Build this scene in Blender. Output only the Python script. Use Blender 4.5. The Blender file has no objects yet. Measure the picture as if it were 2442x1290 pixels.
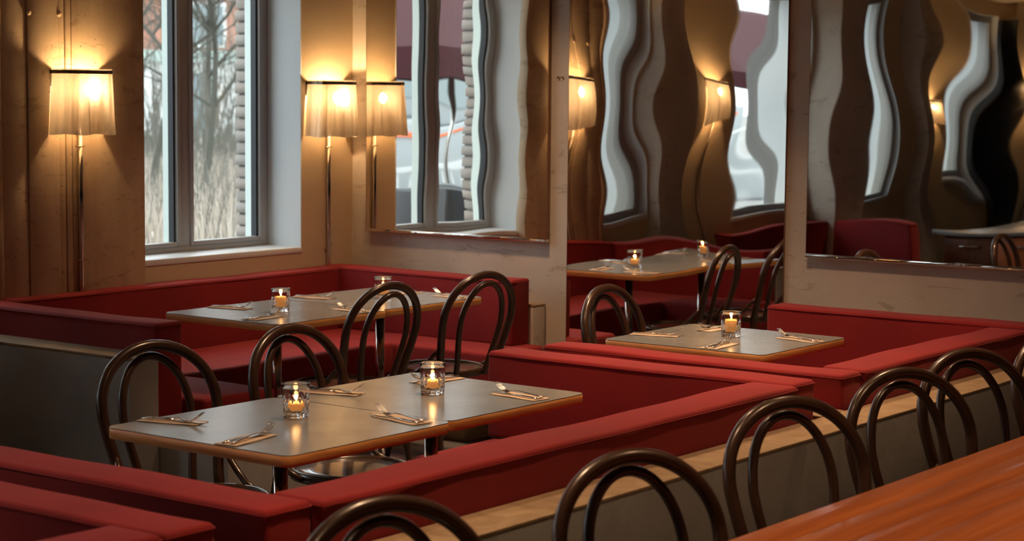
import bpy, bmesh, math, random
from math import sin, cos, pi, radians
from mathutils import Vector, Matrix
random.seed(7)
S = bpy.context.scene
COL = S.collection

# ------------------------------------------------------------------ camera
cam_d = bpy.data.cameras.new('camera')
cam = bpy.data.objects.new('camera', cam_d)
COL.objects.link(cam)
YAW, PIT, ROL = 0.6404126, 0.09236984, 0.00875755
r0 = Vector((cos(YAW), sin(YAW), 0)); f0 = Vector((-sin(YAW), cos(YAW), 0)); z0 = Vector((0, 0, 1))
fw = f0 * cos(PIT) - z0 * sin(PIT); u0 = z0 * cos(PIT) + f0 * sin(PIT)
rr = r0 * cos(ROL) + u0 * sin(ROL); uu = u0 * cos(ROL) - r0 * sin(ROL)
M = Matrix((rr, uu, -fw)).transposed().to_4x4()
M.translation = Vector((0, 0, 1.70))
cam.matrix_world = M
cam_d.sensor_width = 36
cam_d.lens = 4596.47 / 2442 * 36
cam_d.clip_end = 400
cam_d.dof.use_dof = True
cam_d.dof.focus_distance = 6.8
cam_d.dof.aperture_fstop = 4.8
S.camera = cam

# ------------------------------------------------------------------ world, lights, exposure
w = bpy.data.worlds.new('world'); S.world = w; w.use_nodes = True
nt = w.node_tree; nt.nodes.clear()
bg = nt.nodes.new('ShaderNodeBackground'); wo = nt.nodes.new('ShaderNodeOutputWorld')
tc = nt.nodes.new('ShaderNodeTexCoord'); ns = nt.nodes.new('ShaderNodeTexNoise'); cr = nt.nodes.new('ShaderNodeValToRGB')
ns.inputs['Scale'].default_value = 1.6; ns.inputs['Detail'].default_value = 3
cr.color_ramp.elements[0].color = (.72, .80, .88, 1); cr.color_ramp.elements[1].color = (.92, .97, 1, 1)
nt.links.new(tc.outputs['Generated'], ns.inputs['Vector']); nt.links.new(ns.outputs['Fac'], cr.inputs['Fac'])
nt.links.new(cr.outputs['Color'], bg.inputs['Color']); nt.links.new(bg.outputs['Background'], wo.inputs['Surface'])
bg.inputs['Strength'].default_value = 2.9

def area(name, loc, rot, sx, sy, power, color):
    l = bpy.data.lights.new(name, 'AREA'); l.shape = 'RECTANGLE'; l.size = sx; l.size_y = sy
    l.energy = power * 1.0; l.color = color
    o = bpy.data.objects.new(name, l); COL.objects.link(o); o.location = loc; o.rotation_euler = rot
    return o
# warm ceiling downlights out of the frame, the last added to brighten the cabinet
DOWN = [(-2.72, 3.3), (-2.72, 5.9), (-3.9, 6.5), (-3.7, 4.9), (-1.2, 4.4), (-5.6, 6.9), (-1.3, 1.6), (-4.9, 1.9)]
for i, (x, y) in enumerate(DOWN):
    area('downlight', (x, y, 2.98), (0, 0, 0), .16, .16, (6.5, 6.5, 9, 7, 5.5, 8, 5, 9)[i], (1, .60, .33)).data.spread = radians(85)
WIN = [(6.17, 7.38), (4.93, 5.375), (2.62, 3.66), (-.62, -.08), (1.22, 2.08), (-3.4, -1.8)]
S.view_settings.view_transform = 'Standard'; S.view_settings.look = 'None'
S.view_settings.gamma = 1; S.view_settings.use_curve_mapping = False
S.view_settings.exposure = 0.62
cy = S.cycles
cy.max_bounces = 10; cy.glossy_bounces = 5; cy.transmission_bounces = 8; cy.transparent_max_bounces = 12
cy.diffuse_bounces = 4; cy.sample_clamp_indirect = 16; cy.caustics_refractive = False; cy.blur_glossy = .5
cy.use_denoising = True

# ------------------------------------------------------------------ materials
def mat(name, col=(.5, .5, .5), rough=.6, metal=0, **kw):
    m = bpy.data.materials.new(name); m.use_nodes = True
    b = m.node_tree.nodes['Principled BSDF']
    b.inputs['Base Color'].default_value = (*col, 1); b.inputs['Roughness'].default_value = rough
    b.inputs['Metallic'].default_value = metal
    for k, v in kw.items():
        b.inputs[k.replace('_', ' ')].default_value = v
    return m
def nodes(m): return m.node_tree.nodes, m.node_tree.links, m.node_tree.nodes['Principled BSDF']
def coords(m, scale=(1, 1, 1), kind='Object'):
    n, l, b = nodes(m)
    t = n.new('ShaderNodeTexCoord'); mp = n.new('ShaderNodeMapping'); mp.inputs['Scale'].default_value = scale
    if kind == 'World':
        g = n.new('ShaderNodeNewGeometry'); l.new(g.outputs['Position'], mp.inputs['Vector'])
    else:
        l.new(t.outputs[kind], mp.inputs['Vector'])
    return mp.outputs['Vector']
def noise(m, vec, scale=5, detail=4, rough=.5, dist=0):
    n, l, b = nodes(m); t = n.new('ShaderNodeTexNoise')
    t.inputs['Scale'].default_value = scale; t.inputs['Detail'].default_value = detail
    t.inputs['Roughness'].default_value = rough; t.inputs['Distortion'].default_value = dist
    l.new(vec, t.inputs['Vector']); return t.outputs['Fac']
def ramp(m, fac, stops):
    n, l, b = nodes(m); r = n.new('ShaderNodeValToRGB')
    e = r.color_ramp.elements
    while len(e) < len(stops): e.new(.5)
    for i, (p, c) in enumerate(stops):
        e[i].position = p; e[i].color = (*c, 1)
    l.new(fac, r.inputs['Fac']); return r.outputs['Color']
def mix(m, fac, a, b_, mode='MIX'):
    n, l, b = nodes(m); x = n.new('ShaderNodeMix'); x.data_type = 'RGBA'; x.blend_type = mode
    for s, v in ((x.inputs[0], fac), (x.inputs[6], a), (x.inputs[7], b_)):
        if isinstance(v, (int, float)): s.default_value = v
        elif isinstance(v, tuple): s.default_value = (*v, 1)
        else: l.new(v, s)
    return x.outputs[2]
def setc(m, sock): n, l, b = nodes(m); l.new(sock, b.inputs['Base Color'])
def bump(m, fac, strength=.2, dist=.002):
    n, l, b = nodes(m); x = n.new('ShaderNodeBump'); x.inputs['Strength'].default_value = strength
    x.inputs['Distance'].default_value = dist; l.new(fac, x.inputs['Height']); l.new(x.outputs['Normal'], b.inputs['Normal'])

def concrete(name, c1, c2, spk=True, rough=.75, streak=False):
    m = mat(name, c1, rough)
    v = coords(m, kind='World')
    base = ramp(m, noise(m, v, 1.6, 8, .62, .4), [(.3, c1), (.7, c2)])
    if streak:
        v2 = coords(m, (5, 5, .5), 'World')
        st = ramp(m, noise(m, v2, 2.2, 6, .6, .2), [(.30, (.80, .75, .70)), (.6, (1, 1, 1))])
        base = mix(m, .75, base, st, 'MULTIPLY')
    n, l, b = nodes(m)
    if spk:
        vo = n.new('ShaderNodeTexVoronoi'); vo.inputs['Scale'].default_value = 22; l.new(v, vo.inputs['Vector'])
        dots = ramp(m, vo.outputs['Distance'], [(.06, (.22, .17, .13)), (.10, (1, 1, 1))])
        rnd = ramp(m, vo.outputs['Color'], [(.5, (1, 1, 1)), (.56, (0, 0, 0))])
        dots = mix(m, rnd, dots, (1, 1, 1))
        base = mix(m, 1, base, dots, 'MULTIPLY')
        v3 = coords(m, (1.2, 1.2, 3.4), 'World'); n, l, b = nodes(m)
        mp = v3.node; mp.inputs['Rotation'].default_value = (0, .5, 0)
        sc = ramp(m, noise(m, v3, 3.2, 10, .75, 1.2), [(.57, (1, 1, 1)), (.62, (.60, .55, .50)), (.67, (1, 1, 1))])
        base = mix(m, .85, base, sc, 'MULTIPLY')
    setc(m, base); bump(m, noise(m, v, 40, 6, .6), .25, .004)
    return m
M_far = concrete('concrete_far', (.50, .435, .365), (.66, .60, .53))
M_pil = concrete('concrete_board_marked', (.46, .34, .22), (.68, .53, .36), True, .55, True)
M_plaster = concrete('plaster_beige', (.56, .43, .28), (.63, .50, .34), False, .55)
M_reveal = mat('reveal_paint', (.72, .76, .78), .6)
v = coords(M_reveal, (1, 1, .5), 'World'); setc(M_reveal, ramp(M_reveal, noise(M_reveal, v, 3, 6), [(.3, (.66, .71, .74)), (.7, (.76, .79, .80))])); bump(M_reveal, noise(M_reveal, v, 22, 5), .2, .004)
M_floor = concrete('floor_concrete', (.12, .115, .11), (.19, .18, .17), False, .35)
M_ceil = mat('ceiling_paint', (.30, .25, .20), .8)
M_dark = mat('dark_wall', (.05, .042, .04), .8)
M_red = mat('red_wool', (.42, .012, .018), .85, Sheen_Weight=.12, Sheen_Roughness=.45, Sheen_Tint=(1, .55, .5, 1))
v = coords(M_red); fine = noise(M_red, coords(M_red, (1, 1, 3)), 260, 3, .6)
setc(M_red, mix(M_red, .6, ramp(M_red, noise(M_red, v, 2.5, 4), [(.3, (.21, .0045, .007)), (.7, (.29, .006, .009))]), ramp(M_red, fine, [(.3, (.72, .72, .72)), (.7, (1.1, 1.1, 1.1))]), 'MULTIPLY')); bump(M_red, fine, .35, .0015)
M_panel = concrete('panel_grey', (.24, .235, .225), (.36, .355, .345), False, .36)
M_ledge = mat('ledge_ply', (.5, .38, .24), .5)
v = coords(M_ledge, (2, 2, 20), 'World'); setc(M_ledge, ramp(M_ledge, noise(M_ledge, coords(M_ledge, kind='World'), 9, 8, .65, 1), [(.3, (.24, .165, .095)), (.62, (.37, .27, .165)), (.75, (.44, .34, .22))]))
M_lam = mat('laminate_grey', (.30, .29, .28), .24)
v = coords(M_lam, kind='World'); setc(M_lam, ramp(M_lam, noise(M_lam, v, 5, 8, .6), [(.3, (.165, .175, .178)), (.7, (.225, .235, .238))]))
def wood(name, c1, c2, scale=(1.2, 22, 22), rough=.35, rnd=.0, coat=0.):
    m = mat(name, c1, rough, Coat_Weight=coat, Coat_Roughness=.15)
    v = coords(m, scale)
    n, l, b = nodes(m)
    c = ramp(m, noise(m, v, 1.6, 7, .6, .6), [(.3, c1), (.7, c2)])
    if rnd:
        oi = n.new('ShaderNodeObjectInfo')
        k = ramp(m, oi.outputs['Random'], [(0, (1 - rnd,) * 3), (1, (1, 1, 1))])
        c = mix(m, 1, c, k, 'MULTIPLY')
    setc(m, c); bump(m, noise(m, v, 3, 6, .6), .1, .001)
    return m
M_edge = wood('plywood_edge', (.58, .24, .07), (.82, .42, .15), (4, 4, 60), .42)
M_chair = wood('bentwood_brown', (.040, .020, .013), (.062, .032, .020), (9, 9, 9), .30, 0, .35)
M_seat = wood('chair_seat_veneer', (.10, .07, .052), (.15, .105, .08), (3, 20, 3), .22, 0, .7)
M_counter = wood('counter_wood', (.33, .085, .018), (.52, .16, .040), (22, .9, 22), .36, .22, .2)
M_walnut = wood('cabinet_walnut', (.09, .035, .02), (.17, .07, .04), (22, 22, 1), .4)
M_orange = wood('cabinet_orange', (.40, .10, .025), (.5, .15, .04), (10, 10, 1), .4)
M_steel = mat('polished_steel', (.62, .60, .58), .12, 1)
M_cut = mat('cutlery_steel', (.72, .70, .67), .16, 1)
M_bronze = mat('bronze_strip', (.34, .21, .13), .28, 1)
M_base = mat('base_plate_metal', (.42, .42, .42), .32, 1)
M_mirror = mat('wavy_mirror', (.86, .84, .81), .015, 1)
M_frame = mat('window_frame_paint', (.40, .385, .365), .4)
M_lining = mat('outer_frame_white', (.80, .88, .84), .4)
M_gasket = mat('rubber_gasket', (.03, .033, .038), .5)
M_sillm = mat('sill_board', (.72, .74, .75), .45)
M_napkin = mat('napkin_paper', (.66, .52, .40), .85)
bump(M_napkin, noise(M_napkin, coords(M_napkin), 60, 3), .3, .001)
M_wax = mat('candle_wax', (.80, .42, .15), .5, Subsurface_Weight=.6, Subsurface_Radius=(.02, .008, .003))
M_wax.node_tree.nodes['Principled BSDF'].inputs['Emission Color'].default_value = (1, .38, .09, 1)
M_wax.node_tree.nodes['Principled BSDF'].inputs['Emission Strength'].default_value = .22  # flame's orange glow put into the wax as weak emission
M_wick = mat('wick', (.02, .02, .02), .9)
M_metalbar = mat('sconce_bar', (.30, .25, .21), .35, 1)
M_black = mat('black_gloss', (.02, .018, .02), .25)
M_bulbhold = mat('lamp_holder', (.6, .55, .45), .4)
def emit(name, col, s):
    m = mat(name, col, .5); b = m.node_tree.nodes['Principled BSDF']
    b.inputs['Emission Color'].default_value = (*col, 1); b.inputs['Emission Strength'].default_value = s
    return m
M_flame = emit('flame', (1, .55, .16), 9)
M_bulb = emit('bulb_glow', (1, .64, .31), 370)
M_crystal = mat('cut_crystal', (1, 1, 1), .02, Transmission_Weight=1, IOR=1.5)
def pane_mat(name, tint):
    m = bpy.data.materials.new(name); m.use_nodes = True; n = m.node_tree.nodes; l = m.node_tree.links; n.clear()
    o = n.new('ShaderNodeOutputMaterial'); t = n.new('ShaderNodeBsdfTransparent'); g = n.new('ShaderNodeBsdfGlossy')
    lw = n.new('ShaderNodeLayerWeight'); lw.inputs['Blend'].default_value = .5; x = n.new('ShaderNodeMixShader')
    pw = n.new('ShaderNodeMath'); pw.operation = 'POWER'; pw.inputs[1].default_value = 5; f = n.new('ShaderNodeMath'); f.operation = 'MULTIPLY_ADD'; f.inputs[1].default_value = .6; f.inputs[2].default_value = .03
    l.new(lw.outputs['Facing'], pw.inputs[0]); l.new(pw.outputs[0], f.inputs[0])
    t.inputs['Color'].default_value = (*tint, 1); g.inputs['Roughness'].default_value = .01
    l.new(f.outputs[0], x.inputs[0]); l.new(t.outputs[0], x.inputs[1]); l.new(g.outputs[0], x.inputs[2]); l.new(x.outputs[0], o.inputs[0])
    return m
M_pane = pane_mat('window_glass', (.95, .98, .97))
def fabric_shade():
    m = bpy.data.materials.new('linen_shade'); m.use_nodes = True; n = m.node_tree.nodes; l = m.node_tree.links; n.clear()
    o = n.new('ShaderNodeOutputMaterial'); d = n.new('ShaderNodeBsdfDiffuse'); t = n.new('ShaderNodeBsdfTranslucent'); tr = n.new('ShaderNodeBsdfTransparent')
    x = n.new('ShaderNodeMixShader'); x2 = n.new('ShaderNodeMixShader')
    tcn = n.new('ShaderNodeTexCoord'); nz = n.new('ShaderNodeTexNoise'); mp = n.new('ShaderNodeMapping'); mp.inputs['Scale'].default_value = (60, 60, 14)
    rp = n.new('ShaderNodeValToRGB'); rp.color_ramp.elements[0].color = (.56, .50, .42, 1); rp.color_ramp.elements[1].color = (.74, .70, .62, 1)
    l.new(tcn.outputs['Object'], mp.inputs[0]); l.new(mp.outputs[0], nz.inputs['Vector']); l.new(nz.outputs['Fac'], rp.inputs[0])
    nz.inputs['Scale'].default_value = 3; nz.inputs['Detail'].default_value = 6
    l.new(rp.outputs[0], d.inputs[0]); l.new(rp.outputs[0], t.inputs[0])
    x.inputs[0].default_value = .11; l.new(d.outputs[0], x.inputs[1]); l.new(t.outputs[0], x.inputs[2])
    x2.inputs[0].default_value = .035; l.new(x.outputs[0], x2.inputs[1]); l.new(tr.outputs[0], x2.inputs[2]); l.new(x2.outputs[0], o.inputs[0])
    return m
M_shade = fabric_shade()

# ------------------------------------------------------------------ mesh helpers
class MB:
    def __init__(s): s.v = []; s.f = []; s.sm = []
    def add(s, vs, fs, smooth=False):
        n = len(s.v); s.v += [tuple(p) for p in vs]; s.f += [tuple(i + n for i in f) for f in fs]; s.sm += [smooth] * len(fs); return s
    def box(s, lo, hi):
        x0, y0, z0_ = lo; x1, y1, z1 = hi
        vs = [(x0, y0, z0_), (x1, y0, z0_), (x1, y1, z0_), (x0, y1, z0_), (x0, y0, z1), (x1, y0, z1), (x1, y1, z1), (x0, y1, z1)]
        return s.add(vs, [(0, 3, 2, 1), (4, 5, 6, 7), (0, 1, 5, 4), (1, 2, 6, 5), (2, 3, 7, 6), (3, 0, 4, 7)])
    def tube(s, pts, rad, n=10, closed=False, caps=True):
        pts = [Vector(p) for p in pts]; N = len(pts)
        if not isinstance(rad, (list, tuple)): rad = [rad] * N
        vs = []; fs = []; ref = None
        for i, p in enumerate(pts):
            a = pts[(i - 1) % N] if (closed or i > 0) else p; b = pts[(i + 1) % N] if (closed or i < N - 1) else p
            t = (b - a).normalized()
            if ref is None:
                ref = t.orthogonal().normalized()
            ref = (ref - t * ref.dot(t)); ref.normalize(); bn = t.cross(ref)
            for k in range(n):
                an = 2 * pi * k / n; vs.append(p + (ref * cos(an) + bn * sin(an)) * rad[i])
        L = N if closed else N - 1
        for i in range(L):
            j = (i + 1) % N
            for k in range(n):
                k2 = (k + 1) % n; fs.append((i * n + k, i * n + k2, j * n + k2, j * n + k))
        if caps and not closed:
            fs.append(tuple(range(n - 1, -1, -1))); fs.append(tuple((N - 1) * n + k for k in range(n)))
        return s.add(vs, fs, True)
    def lathe(s, prof, c=(0, 0, 0), n=32, fn=None, cap0=True, cap1=True):
        vs = []; fs = []; m = len(prof)
        for i, (r, z) in enumerate(prof):
            for k in range(n):
                a = 2 * pi * k / n; q = r if fn is None else fn(r, z, a, i)
                vs.append((c[0] + q * cos(a), c[1] + q * sin(a), c[2] + z))
        for i in range(m - 1):
            for k in range(n):
                k2 = (k + 1) % n; fs.append((i * n + k, i * n + k2, (i + 1) * n + k2, (i + 1) * n + k))
        if cap0: fs.append(tuple(range(n - 1, -1, -1)))
        if cap1: fs.append(tuple((m - 1) * n + k for k in range(n)))
        return s.add(vs, fs, True)
    def build(s, name, m, parent=None, bevel=0, seg=2):
        me = bpy.data.meshes.new(name); me.from_pydata(s.v, [], s.f); me.update()
        me.polygons.foreach_set('use_smooth', s.sm)
        if bevel:
            b = bmesh.new(); b.from_mesh(me)
            bmesh.ops.bevel(b, geom=b.edges[:], offset=bevel, segments=seg, affect='EDGES', profile=.5)
            for f in b.faces: f.smooth = True
            b.to_mesh(me); b.free()
        me.materials.append(m)
        o = bpy.data.objects.new(name, me); COL.objects.link(o)
        if parent is not None: o.parent = parent
        return o
def tag(o, label=None, cat=None, group=None, kind=None):
    if label: o['label'] = label
    if cat: o['category'] = cat
    if group: o['group'] = group
    if kind: o['kind'] = kind
    return o
def empty(name, loc=(0, 0, 0), rz=0):
    o = bpy.data.objects.new(name, None); COL.objects.link(o); o.location = loc; o.rotation_euler = (0, 0, rz); o.empty_display_size = .1
    return o
KIDS = {}
def kids(o): return [c for c in COL.objects if c.parent == o]
def clone(root, loc, rz, depth_kids=None):
    r = root.copy(); COL.objects.link(r); r.location = loc; r.rotation_euler = (0, 0, rz)
    def rec(src, dst):
        for ch in list(src.children):
            c = ch.copy(); COL.objects.link(c); c.parent = dst; rec(ch, c)
    rec(root, r)
    return r
def box(name, lo, hi, m, parent=None, bevel=0, seg=2): return MB().box(lo, hi).build(name, m, parent, bevel, seg)
def cushion(name, lo, hi, parent, r=.014, wob=.004, m=None):
    # padded block: rounded edges, slightly domed and uneven faces
    dims = [hi[i] - lo[i] for i in range(3)]
    b = bmesh.new()
    bmesh.ops.create_cube(b, size=1)
    for v_ in b.verts:
        v_.co = Vector([(lo[i] + hi[i]) / 2 + v_.co[i] * dims[i] for i in range(3)])
    bmesh.ops.bevel(b, geom=b.edges[:], offset=r, segments=4, affect='EDGES', profile=.5)
    ax = max(range(3), key=lambda i: dims[i])
    nseg = max(2, int(dims[ax] / .06))
    for k in range(1, nseg):
        t = lo[ax] + r + (dims[ax] - 2 * r) * k / nseg
        co = [0, 0, 0]; co[ax] = t; no = [0, 0, 0]; no[ax] = 1
        bmesh.ops.bisect_plane(b, geom=b.verts[:] + b.edges[:] + b.faces[:], plane_co=co, plane_no=no)
    ph = random.random() * 9
    for v_ in b.verts:
        s_ = v_.co[ax]
        d = wob * (sin(s_ * 5.1 + ph) * .6 + sin(s_ * 12.3 + ph * 2) * .4)
        for i in range(3):
            if i != ax:
                c = (lo[i] + hi[i]) / 2
                v_.co[i] += d * (1 if v_.co[i] > c else -1) * (.7 if i == 2 else .4) * (1 if i != 2 or v_.co[i] > c else 0)
    me = bpy.data.meshes.new(name); b.to_mesh(me); b.free()
    me.polygons.foreach_set('use_smooth', [True] * len(me.polygons)); me.materials.append(m or M_red)
    o = bpy.data.objects.new(name, me); COL.objects.link(o); o.parent = parent
    return o

# ------------------------------------------------------------------ the room
XW, XR, YB, Y1, ZC = -6.87, 3.2, -4.2, 7.78, 3.05
XO = -7.32      # outer face of the left wall
SILL, HEAD = .885, 2.50
tag(box('floor', (XO, YB, -.12), (XR, Y1 + .3, 0), M_floor), kind='structure')
tag(box('ceiling', (XO, YB, ZC), (XR, Y1 + .3, ZC + .15), M_ceil), kind='structure')
tag(box('wall_far', (XW, Y1, 0), (XR, Y1 + .3, ZC), M_far), kind='structure')
tag(box('wall_right', (XR, YB, 0), (XR + .2, Y1 + .3, ZC), M_dark), kind='structure')
tag(box('wall_back', (XO, YB - .2, 0), (XR, YB, ZC), M_dark), kind='structure')
ow = sorted(WIN)
mbi = MB(); y = YB
XI = -7.22     # inner leaf is plaster, outer leaf is brick
for a, b in ow:
    mbi.box((XI, y, 0), (XW, a, ZC)); mbi.box((XI, a, 0), (XW, b, SILL - .03)); mbi.box((XI, a, HEAD), (XW, b, ZC)); y = b
mbi.box((XI, y, 0), (XW, Y1 + .3, ZC))
wl = tag(mbi.build('wall_left', M_plaster), kind='structure')
M_mortar = mat('mortar', (.22, .21, .20), .9)
M_brick = mat('pale_brick', (.6, .5, .44), .85)
nn, ll, bb = nodes(M_brick); oi = nn.new('ShaderNodeObjectInfo')
setc(M_brick, mix(M_brick, .5, ramp(M_brick, oi.outputs['Random'], [(0, (.36, .28, .24)), (.5, (.42, .36, .32)), (1, (.34, .31, .30))]), ramp(M_brick, noise(M_brick, coords(M_brick), 30, 5), [(.3, (.26, .22, .19)), (.7, (.46, .40, .36))])))
bump(M_brick, noise(M_brick, coords(M_brick), 50, 4), .5, .003)
mbo = MB(); y = YB
for a, b in ow:
    a2, b2 = a + .0, b - .0
    mbo.box((XO, y, -.3), (XI, a2, ZC)); mbo.box((XO, a2, -.3), (XI, b2, SILL - .04)); mbo.box((XO, a2, HEAD), (XI, b2, ZC)); y = b2
mbo.box((XO, y, -.3), (XI, Y1 + .3, ZC))
wo_ = tag(mbo.build('wall_outside', M_mortar), kind='structure')
# bricks of the outer leaf round window 1, one object each, toothed into the opening
bm_s = None
def brick(y0, y1, z0_, jx=0):
    d = [random.uniform(-.002, .002) for _ in range(3)]
    global bm_s
    if bm_s is None:
        t = MB().box((-.5, -.5, -.5), (.5, .5, .5)); bm_s = t.build('brick', M_brick, wo_, .07, 2); o = bm_s
    else:
        o = bm_s.copy(); COL.objects.link(o)
    o.location = (XO + .048 + jx, (y0 + y1) / 2 + d[1], z0_ + .0265); o.scale = (.125, y1 - y0, .053)
    return o
CH = .0635
for k in range(26):
    zc = SILL - .03 + k * CH
    q = k % 2
    brick(7.36 + (0 if q else .010), 7.36 + .11 + .10 * q, zc)        # right jamb, head and half bricks
    brick(7.36 + .12 + .10 * q, 7.36 + .34, zc)
    brick(6.19 - .11 - .10 * q, 6.19 - (0 if q else .010), zc)
    brick(6.19 - .34, 6.19 - .12 - .10 * q, zc)

def window(n, a, b, bits=True, dx=0., one=False):
    w_ = tag(empty('window_%d' % n, (XW, (a + b) / 2, SILL)), kind='structure')
    def P(name, mb, m, bevel=0, par=None):
        o = mb.build(name, m, par or w_, bevel, 2)
        if par is None: o.matrix_parent_inverse = Matrix.Translation(-w_.location)
        return o
    Xf0, Xf1 = -7.21 + dx, -7.10 + dx
    P('sill', MB().box((-7.12 + dx, a, SILL - .03), (XW + .004, b, SILL)), M_sillm, .003)
    rv = MB(); rv.box((XI, a, SILL), (XW + .002, a + .008, HEAD)); rv.box((XI, b - .008, SILL), (XW + .002, b, HEAD)); rv.box((XI, a, HEAD - .008), (XW, b, HEAD))
    P('reveal', rv, M_reveal)
    a1, b1 = a + .008, b - .008; z0_, z1 = SILL, HEAD - .008; t = .045
    fr = MB()
    for lo, hi in (((Xf0, a1, z0_), (Xf1, a1 + t, z1)), ((Xf0, b1 - t, z0_), (Xf1, b1, z1)), ((Xf0, a1 + t, z0_), (Xf1, b1 - t, z0_ + .028)), ((Xf0, a1 + t, z1 - t), (Xf1, b1 - t, z1))): fr.box(lo, hi)
    P('window_frame', fr, M_frame, .003)
    mid = (a + b) / 2
    two = (b - a) > .8 and not one
    of = MB()
    for y0_, y1_ in ((a1 + t, a1 + t + .004), (b1 - t - .004, b1 - t)) + (((mid - .038, mid - .034), (mid + .034, mid + .038)) if two else ()):
        of.box((Xf0 - .01, y0_, z0_ + .03), (-7.152, y1_, z1 - t))
    if bits: P('outer_lining', of, M_lining)
    if two: P('mullion', MB().box((Xf0, mid - .034, z0_ + .028), (Xf1 - .002, mid + .034, z1 - t)), M_frame, .003)
    for (p0, p1) in (((a1 + t, mid - .034), (mid + .034, b1 - t)) if two else ((a1 + t, b1 - t),)):
        s = MB(); q = .022; zz = z0_ + .028; zt = z1 - t
        xs0, xs1 = -7.15 + dx, -7.094 + dx
        for lo, hi in (((xs0, p0, zz), (xs1, p0 + q, zt)), ((xs0, p1 - q, zz), (xs1, p1, zt)), ((xs0, p0 + q, zz), (xs1, p1 - q, zz + .022)), ((xs0, p0 + q, zt - q), (xs1, p1 - q, zt))): s.box(lo, hi)
        sa = P('sash', s, M_frame, .004)
        if bits:
            g = MB()
            for yy in (p0 + q, p1 - q - .013):
                g.box((-7.148, yy, zz + .022), (-7.112, yy + .013, zt - q))
            P('gasket', g, M_gasket)
        gl = P('pane', MB().box((-7.150 + dx, p0 + q, zz + .022), (-7.146 + dx, p1 - q, zt - q)), M_pane)
    return w_
for i, (a, b) in enumerate(WIN): window(i + 1, a, b, i < 1, 0 if i == 0 else .17, i > 0)

# concrete pilaster with board marks beside window 1, seams between boards
pil = tag(empty('trim_1', (XW, 5.85, 0)), kind='structure')
edges = [5.38, 5.42, 5.56, 5.735, 5.775, 5.81, 6.245]
dep = [.055, .052, .058, .050, .054, .056]
for i in range(6):
    o = box('board_mark', (XW, edges[i] + .0010, 0), (XW + dep[i], edges[i + 1] - .0010, ZC), M_pil, pil, .003, 2)
    o.matrix_parent_inverse = Matrix.Translation(-pil.location)
o = box('seam_backing', (XW - .002, 5.38, 0), (XW + .042, 6.243, ZC), M_pil, pil); o.matrix_parent_inverse = Matrix.Translation(-pil.location)
def zx(px_y, z):  # dimple centres on the pilaster
    return px_y, z
for yy, zz in ((5.57, 2.03), (5.74, 2.03)):
    m_ = MB().lathe([(.014, 0), (.013, .004), (.009, .007), (.001, .008)], n=16)
    o = m_.build('tie_hole_plug', M_pil, pil); o.matrix_parent_inverse = Matrix.Translation(-pil.location)
    o.rotation_euler = (0, pi / 2, 0); o.location = (XW + .056, yy, zz)
# fins and piers further along the left wall (seen in the mirrors)
tag(box('trim_2', (XW, 4.50, 0), (-6.77, 4.91, ZC), M_far, None, .004), kind='structure')
tag(box('trim_3', (XW, 2.10, 0), (-6.67, 2.58, ZC), M_far, None, .004), kind='structure')
tag(box('trim_4', (XW, -1.12, 0), (-6.82, -.62, 2.45), M_black, None, .004), kind='structure')
tag(box('trim_5', (XW, .62, 0), (-6.70, .80, ZC), M_far, None, .004), kind='structure')
tag(box('trim_6', (XW, -4.2, 2.62), (-6.45, 4.42, ZC), M_plaster, None, .004), kind='structure')


# ------------------------------------------------------------------ wavy mirrors on the far wall
def mirror(name, x0, x1, z0_, z1, fn, label, rail=True, proud=.024):
    t = tag(empty(name, ((x0 + x1) / 2, Y1, z0_)), label, 'mirror')
    L = -t.location
    nx = int((x1 - x0) / .014); nz = int((z1 - z0_) / .014); vs = []; fs = []
    yy = Y1 - proud
    for j in range(nz + 1):
        for i in range(nx + 1):
            x = x0 + (x1 - x0) * i / nx; z = z0_ + (z1 - z0_) * j / nz
            vs.append((x, yy - fn(x, z), z))
    for j in range(nz):
        for i in range(nx):
            k = j * (nx + 1) + i; fs.append((k, k + 1, k + nx + 2, k + nx + 1))
    o = MB().add(vs, fs, True).build('mirror_sheet', M_mirror, t); o.matrix_parent_inverse = Matrix.Translation(L)
    bk = MB().box((x0, yy + .004, z0_), (x1, Y1, z1))
    o = bk.build('backing', M_black, t); o.matrix_parent_inverse = Matrix.Translation(L)
    for q0, q1 in ((x0 - .0015, x0), (x1, x1 + .002)):
        o = MB().box((q0, yy - .001, z0_), (q1, Y1, z1)).build('edge_strip', M_bronze, t); o.matrix_parent_inverse = Matrix.Translation(L)
    if rail:
        o = MB().box((x0 - .0015, Y1 - .034, z0_ - .016), (x1 + .002, Y1, z0_)).build('bottom_rail', M_mirror, t, .003); o.matrix_parent_inverse = Matrix.Translation(L)
        k = x0 + .35
        while k < x1:
            s = MB().lathe([(.0045, 0), (.0045, .003), (.001, .004)], n=10).build('screw', M_steel, t); s.matrix_parent_inverse = Matrix.Translation(L)
            s.rotation_euler = (pi / 2, 0, 0); s.location = (k, Y1 - .034, z0_ - .008); k += .40
    return t
def wave1(x, z):
    u = x + 6.75
    env = min(1, max(0, (u - .18) / .5)); env *= env * (3 - 2 * env)
    return env * (.00031 * sin(x * 11 + 1.6 * sin(z * 10.0 + .5)) + u * .0006 * sin(z * 9.0 + .6))
def wave2(x, z):
    u = x + 5.45
    lo = max(.22, min(1, .22 + (z - .85) * 2.4))
    return lo * (.00088 * sin(x * 9 + 1.25 * sin(z * 7.4 - 1.2)) + u * .0007 * sin(z * 7.4 - 1.9 + x * 2.2))
def wave3(x, z):
    u = x + 4.12
    e = min(1, .35 + u * 1.5) * max(.25, min(1, .25 + (z - 1.0) * 1.8))
    return e * (.0009 * sin(x * 8 + 1.3 * sin(z * 7.0 + .5)) + u * .0006 * sin(z * 7.8 - 2.6 + x * .8))
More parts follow.
